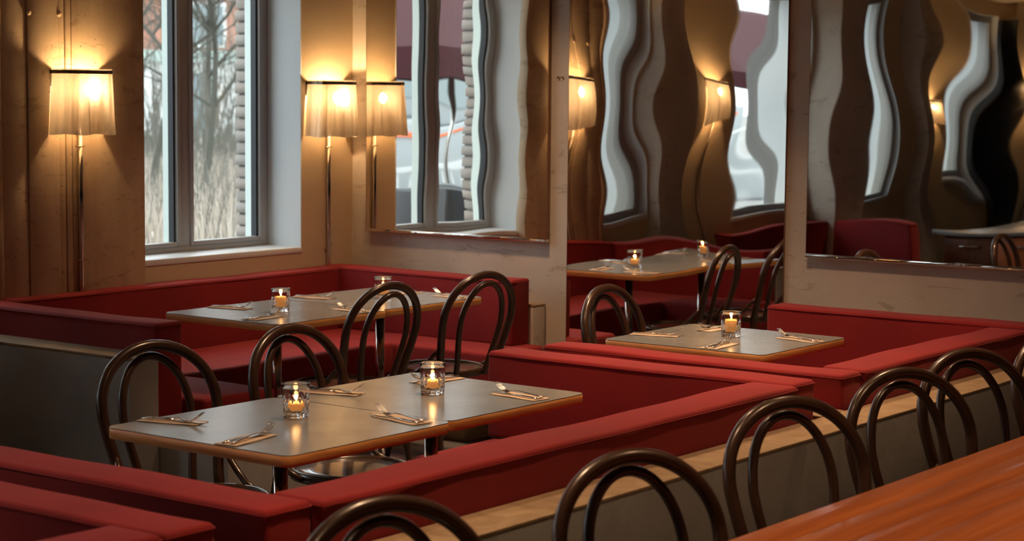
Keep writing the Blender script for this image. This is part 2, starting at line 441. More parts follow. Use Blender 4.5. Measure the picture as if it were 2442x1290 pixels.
mirror('wall_mirror', -6.752, -5.568, .972, 2.62, wave1, 'polished wavy mirror nearest the window corner, above the far red banquette')
mirror('wall_mirror', -5.452, -4.246, .02, 2.62, wave2, 'full height wavy mirror reaching down behind the bench, between two bare concrete strips', False, .010)
mirror('wall_mirror', -4.124, -1.4, .984, 2.62, wave3, 'wide wavy mirror at the right above the bare concrete wall band')
fx = tag(empty('bolt_socket', (-5.51, Y1, 1.77)), 'pair of small round bolt sockets in the narrow concrete strip beside the first mirror', 'socket')
for dx in (-.012, .012):
    o = MB().lathe([(.0085, 0), (.0085, .004), (.005, .004), (.004, .001)], n=14).build('ring', M_bronze, fx); o.rotation_euler = (pi / 2, 0, 0); o.location = (dx, 0, 0)

# ------------------------------------------------------------------ banquettes
ZT, ZS, ZP = .77, .46, .65
def local(o, root): o.matrix_parent_inverse = Matrix.Translation(-Vector(root.location)); return o
def C(root, name, lo, hi, **k):
    o = local(cushion(name, lo, hi, root, **k), root)
    if name == 'back_cushion':
        z = hi[2] - .0125; e = .0012; q = .012
        pts = []
        for cx_, cy_, a0 in ((hi[0] + e - q, hi[1] + e - q, 0), (lo[0] - e + q, hi[1] + e - q, 90), (lo[0] - e + q, lo[1] - e + q, 180), (hi[0] + e - q, lo[1] - e + q, 270)):
            for i in range(4):
                a = radians(a0 + 30 * i); pts.append((cx_ + q * cos(a), cy_ + q * sin(a), z))
        MB().tube(pts, .0018, 6, closed=True).build('piping', M_red, o)
    return o
def Bx(root, name, lo, hi, m, bevel=.003): return local(box(name, lo, hi, m, root, bevel), root)
def Pn(root, lo, hi, name='back_panel'):
    p = Bx(root, name, lo, (hi[0], hi[1], hi[2] - .012), M_panel)
    l = box('ledge', (lo[0] - .001, lo[1] - .001, hi[2] - .012), (hi[0] + .001, hi[1] + .001, hi[2]), M_ledge, p, .002)
    return p
# window booth
b1 = tag(empty('corner_banquette', (-6.3, 6.4, 0)), 'red U shaped banquette below the window with a grey back panel at its near end', 'banquette')
C(b1, 'back_cushion', (-6.86, 5.395, .40), (-6.73, 7.52, ZT + .008))
C(b1, 'back_cushion', (-6.86, 7.52, .455), (-5.60, 7.665, ZT + .012))
C(b1, 'back_cushion', (-6.86, 5.25, .33), (-5.67, 5.39, ZT))
C(b1, 'seat_cushion', (-6.73, 5.82, .30), (-6.12, 7.24, ZS), r=.02)
C(b1, 'seat_cushion', (-6.73, 7.242, .13), (-5.50, 7.66, ZS), r=.02)
C(b1, 'seat_cushion', (-6.73, 5.40, .30), (-5.56, 5.818, ZS), r=.02)
Pn(b1, (-6.86, 5.10, 0), (-5.66, 5.25, ZP))
Bx(b1, 'back_panel', (-6.86, 7.67, 0), (-5.585, 7.775, ZP - .012), M_far); Bx(b1, 'ledge', (-6.86, 7.669, ZP - .012), (-5.584, 7.775, ZP), M_ledge)
Bx(b1, 'plinth', (-6.86, 5.255, 0), (-5.28, 5.80, .30), M_panel)
Bx(b1, 'plinth', (-6.86, 5.80, 0), (-6.20, 7.665, .295), M_panel)
Bx(b1, 'plinth', (-6.2, 7.30, 0), (-5.72, 7.665, .128), M_ledge)
# middle booth
b2 = tag(empty('u_shaped_banquette', (-3.4, 4.3, 0)), 'red U shaped banquette around the nearest grey table, open towards the aisle', 'banquette')
C(b2, 'back_cushion', (-4.19, 3.045, .40), (-2.945, 3.20, ZT))
C(b2, 'back_cushion', (-3.085, 3.205, .40), (-2.915, 5.455, ZT))
C(b2, 'back_cushion', (-4.175, 5.46, .46), (-2.94, 5.615, ZT + .002))
C(b2, 'seat_cushion', (-4.14, 4.985, .30), (-3.10, 5.458, ZS), r=.02)
C(b2, 'seat_cushion', (-3.40, 3.21, .30), (-3.10, 4.98, ZS), r=.02)
Bx(b2, 'plinth', (-4.05, 5.02, 0), (-3.10, 5.61, .296), M_ledge)
Bx(b2, 'plinth', (-3.33, 3.21, 0), (-2.925, 5.02, .296), M_panel)
Bx(b2, 'plinth', (-4.18, 3.06, 0), (-2.95, 3.19, .395), M_panel)
Pn(b2, (-4.17, 5.62, 0), (-2.918, 5.78, ZP))
# right booth
b3 = tag(empty('u_shaped_banquette', (-3.5, 6.7, 0)), 'red U shaped banquette under the wide right mirror, around the single candle table', 'banquette')
C(b3, 'back_cushion', (-4.17, 5.79, .40), (-2.93, 5.93, ZT - .006))
C(b3, 'back_cushion', (-3.085, 5.935, .40), (-2.915, 7.375, ZT))
C(b3, 'back_cushion', (-4.11, 7.38, .46), (-2.932, 7.53, ZT + .012))
C(b3, 'seat_cushion', (-4.05, 7.0, .30), (-3.10, 7.378, ZS), r=.02)
C(b3, 'seat_cushion', (-3.45, 5.94, .30), (-3.10, 6.99, ZS), r=.02)
C(b3, 'seat_cushion', (-4.05, 5.94, .30), (-3.46, 6.2, ZS), r=.02)
Bx(b3, 'plinth', (-4.0, 7.05, 0), (-3.10, 7.53, .296), M_panel)
Bx(b3, 'plinth', (-3.40, 5.94, 0), (-2.925, 7.05, .296), M_panel)
Bx(b3, 'plinth', (-4.0, 5.80, 0), (-3.40, 6.15, .296), M_panel)
Pn(b3, (-4.10, 7.535, 0), (-2.918, 7.775, ZP))
# nearest booth, bottom left corner
b0 = tag(empty('u_shaped_banquette', (-3.6, 2.2, 0)), 'red banquette cut off by the bottom left corner of the frame', 'banquette')
C(b0, 'back_cushion', (-4.19, 2.755, .40), (-2.955, 2.905, ZT))
C(b0, 'back_cushion', (-3.115, .9, .40), (-2.955, 2.75, ZT))
C(b0, 'seat_cushion', (-3.60, .9, .30), (-3.12, 2.74, ZS), r=.02)
Bx(b0, 'plinth', (-3.55, .9, 0), (-2.96, 2.74, .296), M_panel)
Bx(b0, 'plinth', (-4.18, 2.765, 0), (-3.12, 2.90, .39), M_panel)
# long low partition behind the right hand backs
lp = tag(empty('low_partition', (-2.83, 4.3, 0)), 'long grey low partition with a pale plywood ledge behind the red backs', 'partition')
Pn(lp, (-2.91, .9, 0), (-2.752, 7.77, ZP), 'panel').matrix_parent_inverse = Matrix.Translation(-lp.location)

# ------------------------------------------------------------------ tables
def rrect(x0, x1, y0, y1, r, n=6):
    pts = []
    for cx_, cy_, a0 in ((x1 - r, y1 - r, 0), (x0 + r, y1 - r, 90), (x0 + r, y0 + r, 180), (x1 - r, y0 + r, 270)):
        for k in range(n + 1):
            a = radians(a0 + 90 * k / n); pts.append((cx_ + r * cos(a), cy_ + r * sin(a)))
    return pts
def slab(pts, z0_, z1):
    n = len(pts); vs = [(x, y, z0_) for x, y in pts] + [(x, y, z1) for x, y in pts]
    fs = [tuple(range(n - 1, -1, -1)), tuple(range(n, 2 * n))] + [(k, (k + 1) % n, n + (k + 1) % n, n + k) for k in range(n)]
    return MB().add(vs, fs)
def table(cx_, cy_, sx, sy, rz, label, group=None, base='round'):
    t = tag(empty('bistro_table', (cx_, cy_, 0), radians(rz)), label, 'table', group)
    p = rrect(-sx / 2, sx / 2, -sy / 2, sy / 2, .035)
    slab(p, .718, .7475).build('table_core', M_edge, t, .0015, 1)
    slab(rrect(-sx / 2 + .001, sx / 2 - .001, -sy / 2 + .001, sy / 2 - .001, .034), .7475, .75).build('laminate_top', M_lam, t)
    MB().lathe([(.021, .03), (.021, .70)], n=24).build('column', M_steel, t)
    MB().box((-.17, -.17, .705), (.17, .17, .718)).build('mounting_plate', M_black, t, .003)
    MB().lathe([(.225, 0), (.225, .006), (.21, .012), (.06, .022), (.028, .034), (.022, .05)], n=40).build('base_plate', M_base, t)
    return t
table(-3.775, 3.967, .71, .69, 0, 'grey topped square table with plywood edge nearest the camera, two settings and left candle glass')
table(-3.785, 4.661, .71, .69, -.6, 'grey topped square table pushed against the far side of the nearest table')
table(-5.745, 6.015, .67, .70, 0, 'grey topped table at the open near end of the window banquette')
table(-5.765, 6.722, .67, .70, -.6, 'grey topped table by the far wall in the window banquette')
table(-3.79, 6.485, .71, .67, 0, 'single grey topped table inside the right hand banquette')

# ------------------------------------------------------------------ bentwood chairs
def hoop(w_mid, z_mid, z_top, w_seat, xo, down):
    pts = []
    lean = lambda z: -.172 - (z - .44) * .27 + xo
    if down: low = [(-.235, .205, .0), (-.215, .195, .15), (-.19, .18, .32)]
    else: low = []
    side = [(x, w_, z) for x, w_, z in low]
    zs = [.44, .50, .56, .62, z_mid - .03]
    for z in zs:
        t = (z - .44) / (z_mid - .44); t = max(0, min(1, t)); k = t * t * (3 - 2 * t)
        side.append((lean(z), w_seat + (w_mid - w_seat) * (.35 * t + .65 * k), z))
    arch = []
    for k in range(0, 25):
        a = pi * k / 24; arch.append((lean(z_mid + (z_top - z_mid) * sin(a)), w_mid * cos(a), z_mid + (z_top - z_mid) * abs(sin(a)) ** .92))
    pts = side + arch + [(x, -y_, z) for x, y_, z in reversed(side)]
    # resample smooth (Catmull-Rom)
    out = []
    P_ = [Vector(p) for p in pts]
    for i in range(len(P_) - 1):
        p0 = P_[max(0, i - 1)]; p1 = P_[i]; p2 = P_[i + 1]; p3 = P_[min(len(P_) - 1, i + 2)]
        for s in range(3):
            t = s / 3; out.append(.5 * ((2 * p1) + (p2 - p0) * t + (2 * p0 - 5 * p1 + 4 * p2 - p3) * t * t + (3 * p1 - p0 - 3 * p2 + p3) * t ** 3))
    out.append(P_[-1]); return out
def make_chair():
    t = empty('bentwood_chair')
    h = hoop(.208, .705, .898, .168, 0, True)
    MB().tube(h, [.0175 if p.z > .4 else .0125 + .004 * p.z / .4 for p in h], 12).build('back_hoop', M_chair, t)
    MB().tube(hoop(.124, .675, .862, .088, -.026, False), .0135, 10).build('inner_hoop', M_chair, t)
    prof = [(.19, .430), (.203, .434), (.206, .450), (.203, .463), (.195, .467), (.188, .464), (.184, .459)]
    MB().lathe(prof, n=48, cap1=False).build('seat_ring', M_chair, t)
    MB().lathe([(.186, .448), (.186, .4585), (.12, .4570), (.03, .4565)], n=48).build('seat_plate', M_seat, t)
    for s in (-1, 1):
        MB().tube([(.125, s * .125, .44), (.14, s * .135, .3), (.165, s * .15, .12), (.185, s * .165, 0)], [.0185, .017, .014, .0115], 12).build('front_leg', M_chair, t)
        MB().tube([(-.200, s * .186, .575), (-.175, s * .196, .55), (-.13, s * .205, .50), (-.08, s * .207, .465), (-.02, s * .2085, .448)], [.009, .0105, .011, .0105, .009], 10).build('hip_brace', M_chair, t)
    ring = [(.155 * cos(2 * pi * k / 40) - .01, .155 * sin(2 * pi * k / 40), .235) for k in range(40)]
    MB().tube(ring, .0095, 8, closed=True).build('leg_ring', M_chair, t)
    return t
CH0 = make_chair()
chairs = [
 (-5.43, 6.745, 180 - 8, 'bentwood chair with its back to the aisle at the far table of the window banquette', 'chairs at the window tables'),
 (-5.44, 6.085, 180 - 4, 'bentwood chair with its back to the aisle at the near table of the window banquette', 'chairs at the window tables'),
 (-4.17, 4.72, -3, 'bentwood chair on the aisle side of the nearest tables, behind the left candle glass', 'chairs at the nearest tables'),
 (-4.205, 4.085, -11, 'bentwood chair at the left end of the nearest table, in front of the grey panel', 'chairs at the nearest tables'),
 (-4.12, 6.57, 0, 'bentwood chair on the aisle side of the single candle table, before the full height mirror', None),
 (-2.135, 2.70, -24, 'blurred nearest bentwood chair at the wooden counter, cut off by the bottom edge', 'chairs along the wooden counter'),
 (-2.04, 3.42, -25, 'bentwood chair at the wooden counter, second from the bottom of the row', 'chairs along the wooden counter'),
 (-2.14, 4.30, -28, 'bentwood chair at the wooden counter, third up the row', 'chairs along the wooden counter'),
 (-2.145, 4.98, -30, 'bentwood chair at the wooden counter, fourth up the row', 'chairs along the wooden counter'),
 (-2.17, 5.52, -28, 'bentwood chair at the wooden counter, fifth up the row', 'chairs along the wooden counter'),
 (-2.13, 6.16, -28, 'bentwood chair at the wooden counter, sixth and last, only a sliver at the right edge', 'chairs along the wooden counter'),
 (-4.62, 2.35, 175, 'bentwood chair seen only in the wide right mirror, beside the cabinet corner', 'chairs seen only in mirrors'),
 (-5.85, -.30, 100, 'bentwood chair seen only in the wide right mirror, beyond the cabinet', 'chairs seen only in mirrors'),
 (-4.6, 1.35, 160, 'bentwood chair seen only in the wide right mirror, in front of the cabinet', 'chairs seen only in mirrors'),
]
for i, (x, y, rz, lab, grp) in enumerate(chairs):
    c = CH0 if i == 0 else clone(CH0, (x, y, 0), radians(rz))
    c.location = (x, y, 0); c.rotation_euler = (0, 0, radians(rz))
    for k in ('group',):
        if k in c: del c[k]
    tag(c, lab, 'chair', grp)

# ------------------------------------------------------------------ wooden counter in the right foreground
ct = tag(empty('wooden_counter', (-1.45, 4.4, 0)), 'long orange brown wooden counter top in the lower right foreground', 'counter')
NB = 11; x = -2.045
for k in range(NB):
    wd = .105
    o = box('board', (x, 1.4, .715), (x + wd - .0006, 7.3, .7495 + random.uniform(-.0003, .0003)), M_counter, ct, .0012, 1); x += wd
    local(o, ct)
Bx(ct, 'apron', (-1.75, 1.6, .62), (-1.05, 7.1, .714), M_walnut)
for yy in (1.9, 4.4, 6.8):
    Bx(ct, 'trestle_leg', (-1.70, yy - .04, 0), (-1.10, yy + .04, .62), M_walnut)

# ------------------------------------------------------------------ candle glasses
def make_glass():
    t = empty('candle_glass')
    NN = 96
    def cut(r, z, a, i):
        if .008 < z < .060:
            k = (z - .008) / .052; e = sin(pi * k) ** .5
            d = max(abs(sin(6 * a + k * 5.0)), abs(sin(6 * a - k * 5.0)))
            fine_ = .35 * abs(sin(24 * a))
            return r - .0034 * e * (1 - d) ** .7 * 1.6 - .0007 * e * fine_
        return r
    out = [(.030, 0), (.0355, .001), (.0372, .005)] + [(.0375 + .0022 * k / 14, .008 + .052 * k / 14) for k in range(15)] + [(.0402, .070), (.0405, .085), (.0408, .0985), (.0400, .1005), (.0388, .0985)]
    inn = [(.0382, .085), (.0375, .06), (.0362, .03), (.034, .020), (.028, .0155), (.001, .0145)]
    n0 = len(out)
    fn = lambda r, z, a, i: cut(r, z, a, i) if i < n0 else r
    MB().lathe(out + inn, n=NN, fn=fn).build('tumbler', M_crystal, t)
    return t
def candle(h, r=.024):
    t = empty('candle')
    MB().lathe([(r * .96, 0), (r, .002), (r, h - .003), (r * .93, h), (r * .55, h - .0025), (.001, h - .003)], n=28).build('wax', M_wax, t)
    MB().tube([(0, 0, h - .004), (.0004, 0, h + .002), (.001, 0, h + .005)], .0007, 6).build('wick', M_wick, t)
    pr = [(.0004, 0), (.0024, .002), (.0032, .0045), (.0024, .0075), (.0010, .010), (.0002, .012)]
    o = MB().lathe(pr, n=12).build('flame', M_flame, t); o.location = (.001, 0, h + .002)
    return t
G0 = make_glass(); CD = {}
glasses = [
 (-3.826, 4.085, .028, 'cut glass tumbler at the left of the nearest tables, low candle inside', 'low orange candle glowing in the left glass of the nearest tables'),
 (-3.792, 4.675, .029, 'cut glass tumbler on the farther half of the nearest tables, before a folded setting', 'low orange candle glowing in the right glass of the nearest tables'),
 (-5.726, 6.02, .050, 'cut glass tumbler on the near window table, pale tall candle inside', 'tall peach candle in the glass on the near window table'),
 (-5.738, 6.71, .034, 'cut glass tumbler on the far window table, half behind a chair hoop', 'small candle in the glass on the far window table'),
 (-3.802, 6.545, .052, 'cut glass tumbler on the single table of the right booth', 'bright tall candle in the glass on the single right table'),
]
for i, (x, y, h, l1, l2) in enumerate(glasses):
    g = G0 if i == 0 else clone(G0, (x, y, .7501), i * .7)
    g.location = (x, y, .7501); tag(g, l1, 'glass', 'candle glasses on the tables')
    if h not in CD: c = candle(h); CD[h] = c
    else: c = clone(CD[h], (0, 0, 0), 1.1 * i)
    c.location = (x, y, .7652); tag(c, l2, 'candle', 'candles in the glasses')
    L = bpy.data.lights.new('candle_light', 'POINT'); L.energy = .30; L.color = (1, .46, .14); L.shadow_soft_size = .006
    lo = bpy.data.objects.new('candle_light', L); COL.objects.link(lo); lo.parent = c; lo.location = (0, 0, h + .018)

# ------------------------------------------------------------------ cutlery and napkins
def make_fork():
    t = empty('table_fork')
    # handle along +x from 0 to .13, head .13 - .20, lying on its shoulder with the tines rising
    prof = [(0, .0075, .004), (.02, .008, .004), (.05, .005, .006), (.09, .003, .010), (.12, .0035, .011), (.135, .007, .006), (.145, .0115, .004), (.158, .0125, .006)]
    vs = []; fs = []
    for x, w_, z in prof:
        vs += [(x, -w_, z), (x, w_, z), (x, w_, z + .0022), (x, -w_, z + .0022)]
    for i in range(len(prof) - 1):
        a = i * 4; b_ = a + 4
        fs += [(a, a + 1, b_ + 1, b_), (a + 1, a + 2, b_ + 2, b_ + 1), (a + 2, a + 3, b_ + 3, b_ + 2), (a + 3, a, b_, b_ + 3)]
    fs += [(3, 2, 1, 0), tuple(len(prof) * 4 - 4 + k for k in range(4))]
    MB().add(vs, fs, True).build('handle', M_cut, t)
    for k in range(4):
        y_ = -.0104 + k * .0069
        MB().tube([(.155, y_, .0075), (.168, y_, .012), (.182, y_, .021), (.196, y_ * .96, .033)], [.0019, .0017, .0015, .0008], 6).build('tine', M_cut, t)
    return t
def make_knife():
    t = empty('table_knife')
    prof = [(0, .006, .0045), (.03, .0075, .005), (.07, .0058, .0055), (.10, .0048, .005)]
    vs = []; fs = []
    for x, w_, h in prof:
        vs += [(x, -w_, .001), (x, w_, .001), (x, w_ * .7, h), (x, -w_ * .7, h)]
    for i in range(len(prof) - 1):
        a = i * 4; b_ = a + 4
        fs += [(a, a + 1, b_ + 1, b_), (a + 1, a + 2, b_ + 2, b_ + 1), (a + 2, a + 3, b_ + 3, b_ + 2), (a + 3, a, b_, b_ + 3)]
    fs += [(3, 2, 1, 0), (12, 13, 14, 15)]
    MB().add(vs, fs, True).build('handle', M_cut, t)
    bl = [(.098, -.004), (.11, -.008), (.15, -.0095), (.19, -.008), (.21, -.002), (.212, .003), (.15, .0055), (.098, .0045)]
    n = len(bl); vs = [(x, y_, .0018) for x, y_ in bl] + [(x, y_, .0032) for x, y_ in bl]
    MB().add(vs, [tuple(range(n - 1, -1, -1)), tuple(range(n, 2 * n))] + [(k, (k + 1) % n, n + (k + 1) % n, n + k) for k in range(n)]).build('blade', M_cut, t)
    return t
def make_napkin():
    nx, ny = 10, 5; L_, W_ = .195, .075; vs = []; fs = []
    for s in (0, 1):
        for j in range(ny + 1):
            for i in range(nx + 1):
                u = i / nx; v_ = j / ny
                z = .0006 + .0012 * (sin(u * 9 + v_ * 3) * .5 + .5) * (1 if 0 < i < nx else .6) + s * .0016
                vs.append((u * L_ - .01, (v_ - .5) * W_, z))
    q = (nx + 1) * (ny + 1)
    for j in range(ny):
        for i in range(nx):
            k = j * (nx + 1) + i; fs.append((k, k + nx + 1, k + nx + 2, k + 1)); fs.append((q + k, q + k + 1, q + k + nx + 2, q + k + nx + 1))
    for i in range(nx):
        fs.append((i, i + 1, q + i + 1, q + i)); k = ny * (nx + 1) + i; fs.append((k + 1, k, q + k, q + k + 1))
    for j in range(ny):
        a = j * (nx + 1); b_ = a + nx + 1; fs.append((b_, a, q + a, q + b_)); a += nx; b_ += nx; fs.append((a, b_, q + b_, q + a))
    return MB().add(vs, fs, True).build('napkin', M_napkin)
F0, K0, N0 = make_fork(), make_knife(), make_napkin()
# x, y of the handle end, direction in degrees, place
SET = [
 (-4.125, 3.775, 14, 'left corner of nearest table'),
 (-3.660, 3.640, 98, 'front edge of nearest table'),
 (-4.125, 4.455, 14, 'behind the nearest glass'),
 (-3.470, 4.225, 172, 'at the joint of nearest tables'),
 (-3.950, 4.990, -98, 'far edge of nearest tables'),
 (-3.460, 4.795, 172, 'right corner of nearest tables'),
 (-6.065, 5.950, 14, 'left corner of window tables'),
 (-5.600, 5.700, 100, 'front corner of window tables'),
 (-6.080, 6.500, 14, 'wall side of window tables'),
 (-5.425, 6.235, 172, 'aisle edge of window tables'),
 (-5.790, 7.020, -95, 'far edge of window tables'),
 (-5.450, 6.945, 172, 'far right corner of window tables'),
 (-4.135, 6.365, 14, 'left corner of single table'),
 (-3.960, 6.800, -98, 'far edge of single table'),
 (-3.680, 6.175, 95, 'front edge of single table'),
 (-3.455, 6.610, 168, 'right edge of single table'),
]
for i, (x, y, d, pl) in enumerate(SET):
    a = radians(d)
    dx, dy = cos(a), sin(a); nx_, ny_ = -dy, dx
    if i == 0: n, k, f = N0, K0, F0
    else:
        n = clone(N0, (0, 0, 0), 0); k = clone(K0, (0, 0, 0), 0); f = clone(F0, (0, 0, 0), 0)
    n.location = (x, y, .7502); n.rotation_euler = (0, 0, a + radians(random.uniform(-5, 5)))
    k.location = (x + nx_ * .012 - dx * .006, y + ny_ * .012 - dy * .006, .7535); k.rotation_euler = (0, 0, a + radians(random.uniform(-5, 1)))
    f.location = (x - nx_ * .014, y - ny_ * .014, .7535); f.rotation_euler = (0, 0, a + radians(random.uniform(2, 7)))
    tag(n, 'folded tan paper napkin under cutlery, ' + pl, 'napkin', 'napkins on the tables')
    tag(k, 'steel table knife on a napkin, ' + pl, 'knife', 'knives on the tables')
    tag(f, 'steel fork with raised tines on a napkin, ' + pl, 'fork', 'forks on the tables')

# ------------------------------------------------------------------ wall sconces
def make_sconce(seed):
    t = empty('wall_sconce')
    rnd = random.Random(seed)
    W2, D, zt, zb = .138, .115, 0., -.292
    bar = MB()
    path = [(0, -W2), (D * .6, -W2), (D * .9, -W2 * .96), (D, -W2 * .85)] + [(D + .006 * sin(pi * k / 6), -W2 * .85 + W2 * 1.7 * k / 6) for k in range(1, 6)] + [(D, W2 * .85), (D * .9, W2 * .96), (D * .6, W2), (0, W2)]
    vs = []; fs = []
    for i, (x, y) in enumerate(path):
        for (ox, z) in ((-.0, -.008), (.0, .008)):
            vs.append((x, y, z - .010)); 
        # outward offset copy
    n = len(path)
    cx_ = D * .3
    outp = []
    for i, (x, y) in enumerate(path):
        a = Vector(path[max(0, i - 1)]); b_ = Vector(path[min(n - 1, i + 1)]); tg = (b_ - a).normalized(); nr = Vector((tg.y, -tg.x))
        outp.append((x + nr.x * .003, y + nr.y * .003))
    for x, y in outp:
        vs += [(x, y, -.018), (x, y, -.002)]
    for i in range(n - 1):
        a = 2 * i; o_ = 2 * n
        fs += [(a, a + 2, a + 3, a + 1), (o_ + a, o_ + a + 1, o_ + a + 3, o_ + a + 2), (a + 1, a + 3, o_ + a + 3, o_ + a + 1), (a, o_ + a, o_ + a + 2, a + 2)]
    bar.add(vs, fs); bar.build('bar', M_metalbar, t)
    for s in (-1, 1):
        MB().box((0, s * W2 - .008, -.075), (.004, s * W2 + .008, 0)).build('wall_bracket', M_metalbar, t, .001)
    for yy in (-.09, -.03, .03, .09):
        o = MB().lathe([(.003, 0), (.003, .002), (.001, .003)], n=8).build('rivet', M_steel, t); o.rotation_euler = (0, pi / 2, 0); o.location = (D + .0075, yy, -.010)
    # hanging cloth, thin solid sheet
    L_ = [0]; pp = [Vector(p) for p in path]
    for i in range(1, n): L_.append(L_[-1] + (pp[i] - pp[i - 1]).length)
    tot = L_[-1]; NS, NZ = 84, 22; vs = []; fs = []
    ph = [rnd.random() * 6.28 for _ in range(4)]
    for j in range(NZ + 1):
        v_ = j / NZ; z = zt + .004 + (zb - zt) * v_
        for i in range(NS + 1):
            s_ = tot * i / NS
            k = 0
            while k < n - 2 and L_[k + 1] < s_: k += 1
            q = (s_ - L_[k]) / (L_[k + 1] - L_[k]); p = pp[k].lerp(pp[k + 1], q)
            tg = (pp[k + 1] - pp[k]).normalized(); nr = Vector((tg.y, -tg.x))
            if .28 < i / NS < .72: pass
            amp = (.001 + .0075 * v_) * (1 if i > 3 and i < NS - 3 else .3)
            off = amp * (sin(s_ * 62 + ph[0]) + .6 * sin(s_ * 118 + ph[1]) + .25 * sin(s_ * 230 + ph[2] + v_ * 2)) + .008 * v_ - .004
            flare = 1 + .10 * v_
            x_ = max(.004, (p.x + nr.x * off)); y_ = p.y * flare + nr.y * off
            zz = z + (.003 * sin(s_ * 40 + ph[3]) if j == NZ else 0) - .004 * v_ * (i / NS)
            vs.append((x_, y_, zz))
    for j in range(NZ):
        for i in range(NS):
            k = j * (NS + 1) + i; fs.append((k, k + NS + 1, k + NS + 2, k + 1))
    MB().add(vs, fs, True).build('cloth_shade', M_shade, t)
    MB().lathe([(.004, 0), (.014, .006), (.021, .022), (.020, .036), (.012, .05), (.010, .055)], n=18).build('bulb', M_bulb, t).location = (.076, .012, -.115)
    o = MB().lathe([(.012, 0), (.014, .004), (.014, .03)], n=16).build('bulb_holder', M_bulbhold, t); o.location = (.076, .012, -.148)
    MB().tube([(.076, .012, -.14), (.076, .012, -.20), (.045, .012, -.225), (.024, .012, -.235), (.016, .012, -.25), (.016, .012, -.30)], .006, 8).build('lamp_arm', M_steel, t)
    MB().tube([(.016, .012, -.26), (.016, .012, -.60), (.016, .013, -1.0), (.016, .014, -1.15)], .0115, 14).build('conduit', M_steel, t)
    for zz in (-.345, -.86):
        o = MB().tube([(.012, -.012, zz), (.022, -.008, zz), (.025, .002, zz), (.025, .022, zz), (.022, .032, zz), (.012, .036, zz)], .0035, 8).build('pipe_clip', M_steel, t)
    return t
sc = [
 (XW + .055, 5.83, 1.782, 'linen shaded wall lamp on the board marked concrete at the left, left of the window'),
 (XW, 7.56, 1.748, 'linen shaded wall lamp in the corner between the window and the first mirror'),
 (XW, 4.07, 1.775, 'linen shaded wall lamp seen only in the full height mirror'),
 (XW, .33, 1.765, 'linen shaded wall lamp seen small in the middle of the wide right mirror'),
 (XW, -1.42, 1.765, 'linen shaded wall lamp seen only at the right edge of the wide mirror'),
]
for i, (x, y, z, lab) in enumerate(sc):
    s = make_sconce(i + 3)
    s.location = (x, y, z); tag(s, lab, 'lamp', 'linen wall lamps')

# ------------------------------------------------------------------ things behind the camera seen in the mirrors
cb = tag(empty('serving_cabinet', (-5.5, 1.1, 0)), 'low wooden serving cabinet reflected in the wide right mirror', 'cabinet')
Bx(cb, 'carcass', (-5.9, .1, .02), (-5.1, 2.3, .72), M_walnut)
Bx(cb, 'worktop', (-5.95, .05, .72), (-5.05, 2.35, .75), M_lam)
for k in range(2):
    d = Bx(cb, 'door', (-5.9 + k * .4 + .01, 2.30, .06), (-5.9 + k * .4 + .39, 2.318, .70), M_orange if k else M_walnut)
    h = box('handle', (-5.9 + k * .4 + .12, 2.318, .62), (-5.9 + k * .4 + .26, 2.34, .635), M_steel, d, .003)
b5 = tag(empty('window_banquette', (-6.4, 3.0, 0)), 'red banquette under the third window, seen only in the wide right mirror', 'banquette')
C(b5, 'back_cushion', (-6.86, 2.45, .40), (-6.72, 3.9, ZT)); C(b5, 'back_cushion', (-6.86, 2.43, .40), (-6.0, 2.57, ZT)); C(b5, 'seat_cushion', (-6.71, 2.58, .2), (-6.2, 3.9, ZS))
Bx(b5, 'plinth', (-6.8, 2.6, 0), (-6.25, 3.85, .198), M_panel)

# ------------------------------------------------------------------ outdoors
M_ground = mat('pale_gravel', (.62, .60, .57), .95)
setc(M_ground, ramp(M_ground, noise(M_ground, coords(M_ground, kind='World'), .8, 8, .7), [(.3, (.17, .165, .15)), (.65, (.32, .31, .30))]))
tag(box('ground_outside', (-120, -60, -.45), (XO, 140, -.3), M_ground), kind='structure')
# embankment with dry reeds
M_bank = mat('dry_bank', (.55, .46, .36), .95)
setc(M_bank, ramp(M_bank, noise(M_bank, coords(M_bank, (1, 1, .4), 'World'), 1.4, 9, .7), [(.3, (.20, .18, .14)), (.5, (.42, .36, .31)), (.7, (.66, .60, .56))]))
def along(d, s):  # point at distance d out from the camera in the direction of window 1, s to the side
    a = radians(46.0); return (-sin(a) * d + cos(a) * s, cos(a) * d + sin(a) * s)
mb = MB(); N = 30
vs = []; fs = []
for i in range(N + 1):
    s = -16 + 32 * i / N
    for d, z in ((17, -.28), (22, .0), (34, .0), (46, .15), (58, .2), (60, -.28)):
        x, y = along(d, s); vs.append((x, y, z + (.12 * sin(s * 1.7 + d) if z > -.2 else 0)))
for i in range(N):
    for j in range(5): k = i * 6 + j; fs.append((k, k + 1, k + 7, k + 6))
tag(mb.add(vs, fs, True).build('dry_embankment', M_bank), kind='structure')
M_reed = mat('dry_reed', (.40, .34, .28), .9); M_reed2 = mat('grey_reed', (.13, .12, .10), .9); M_hedge = mat('hedge_leaf', (.20, .27, .14), .9)
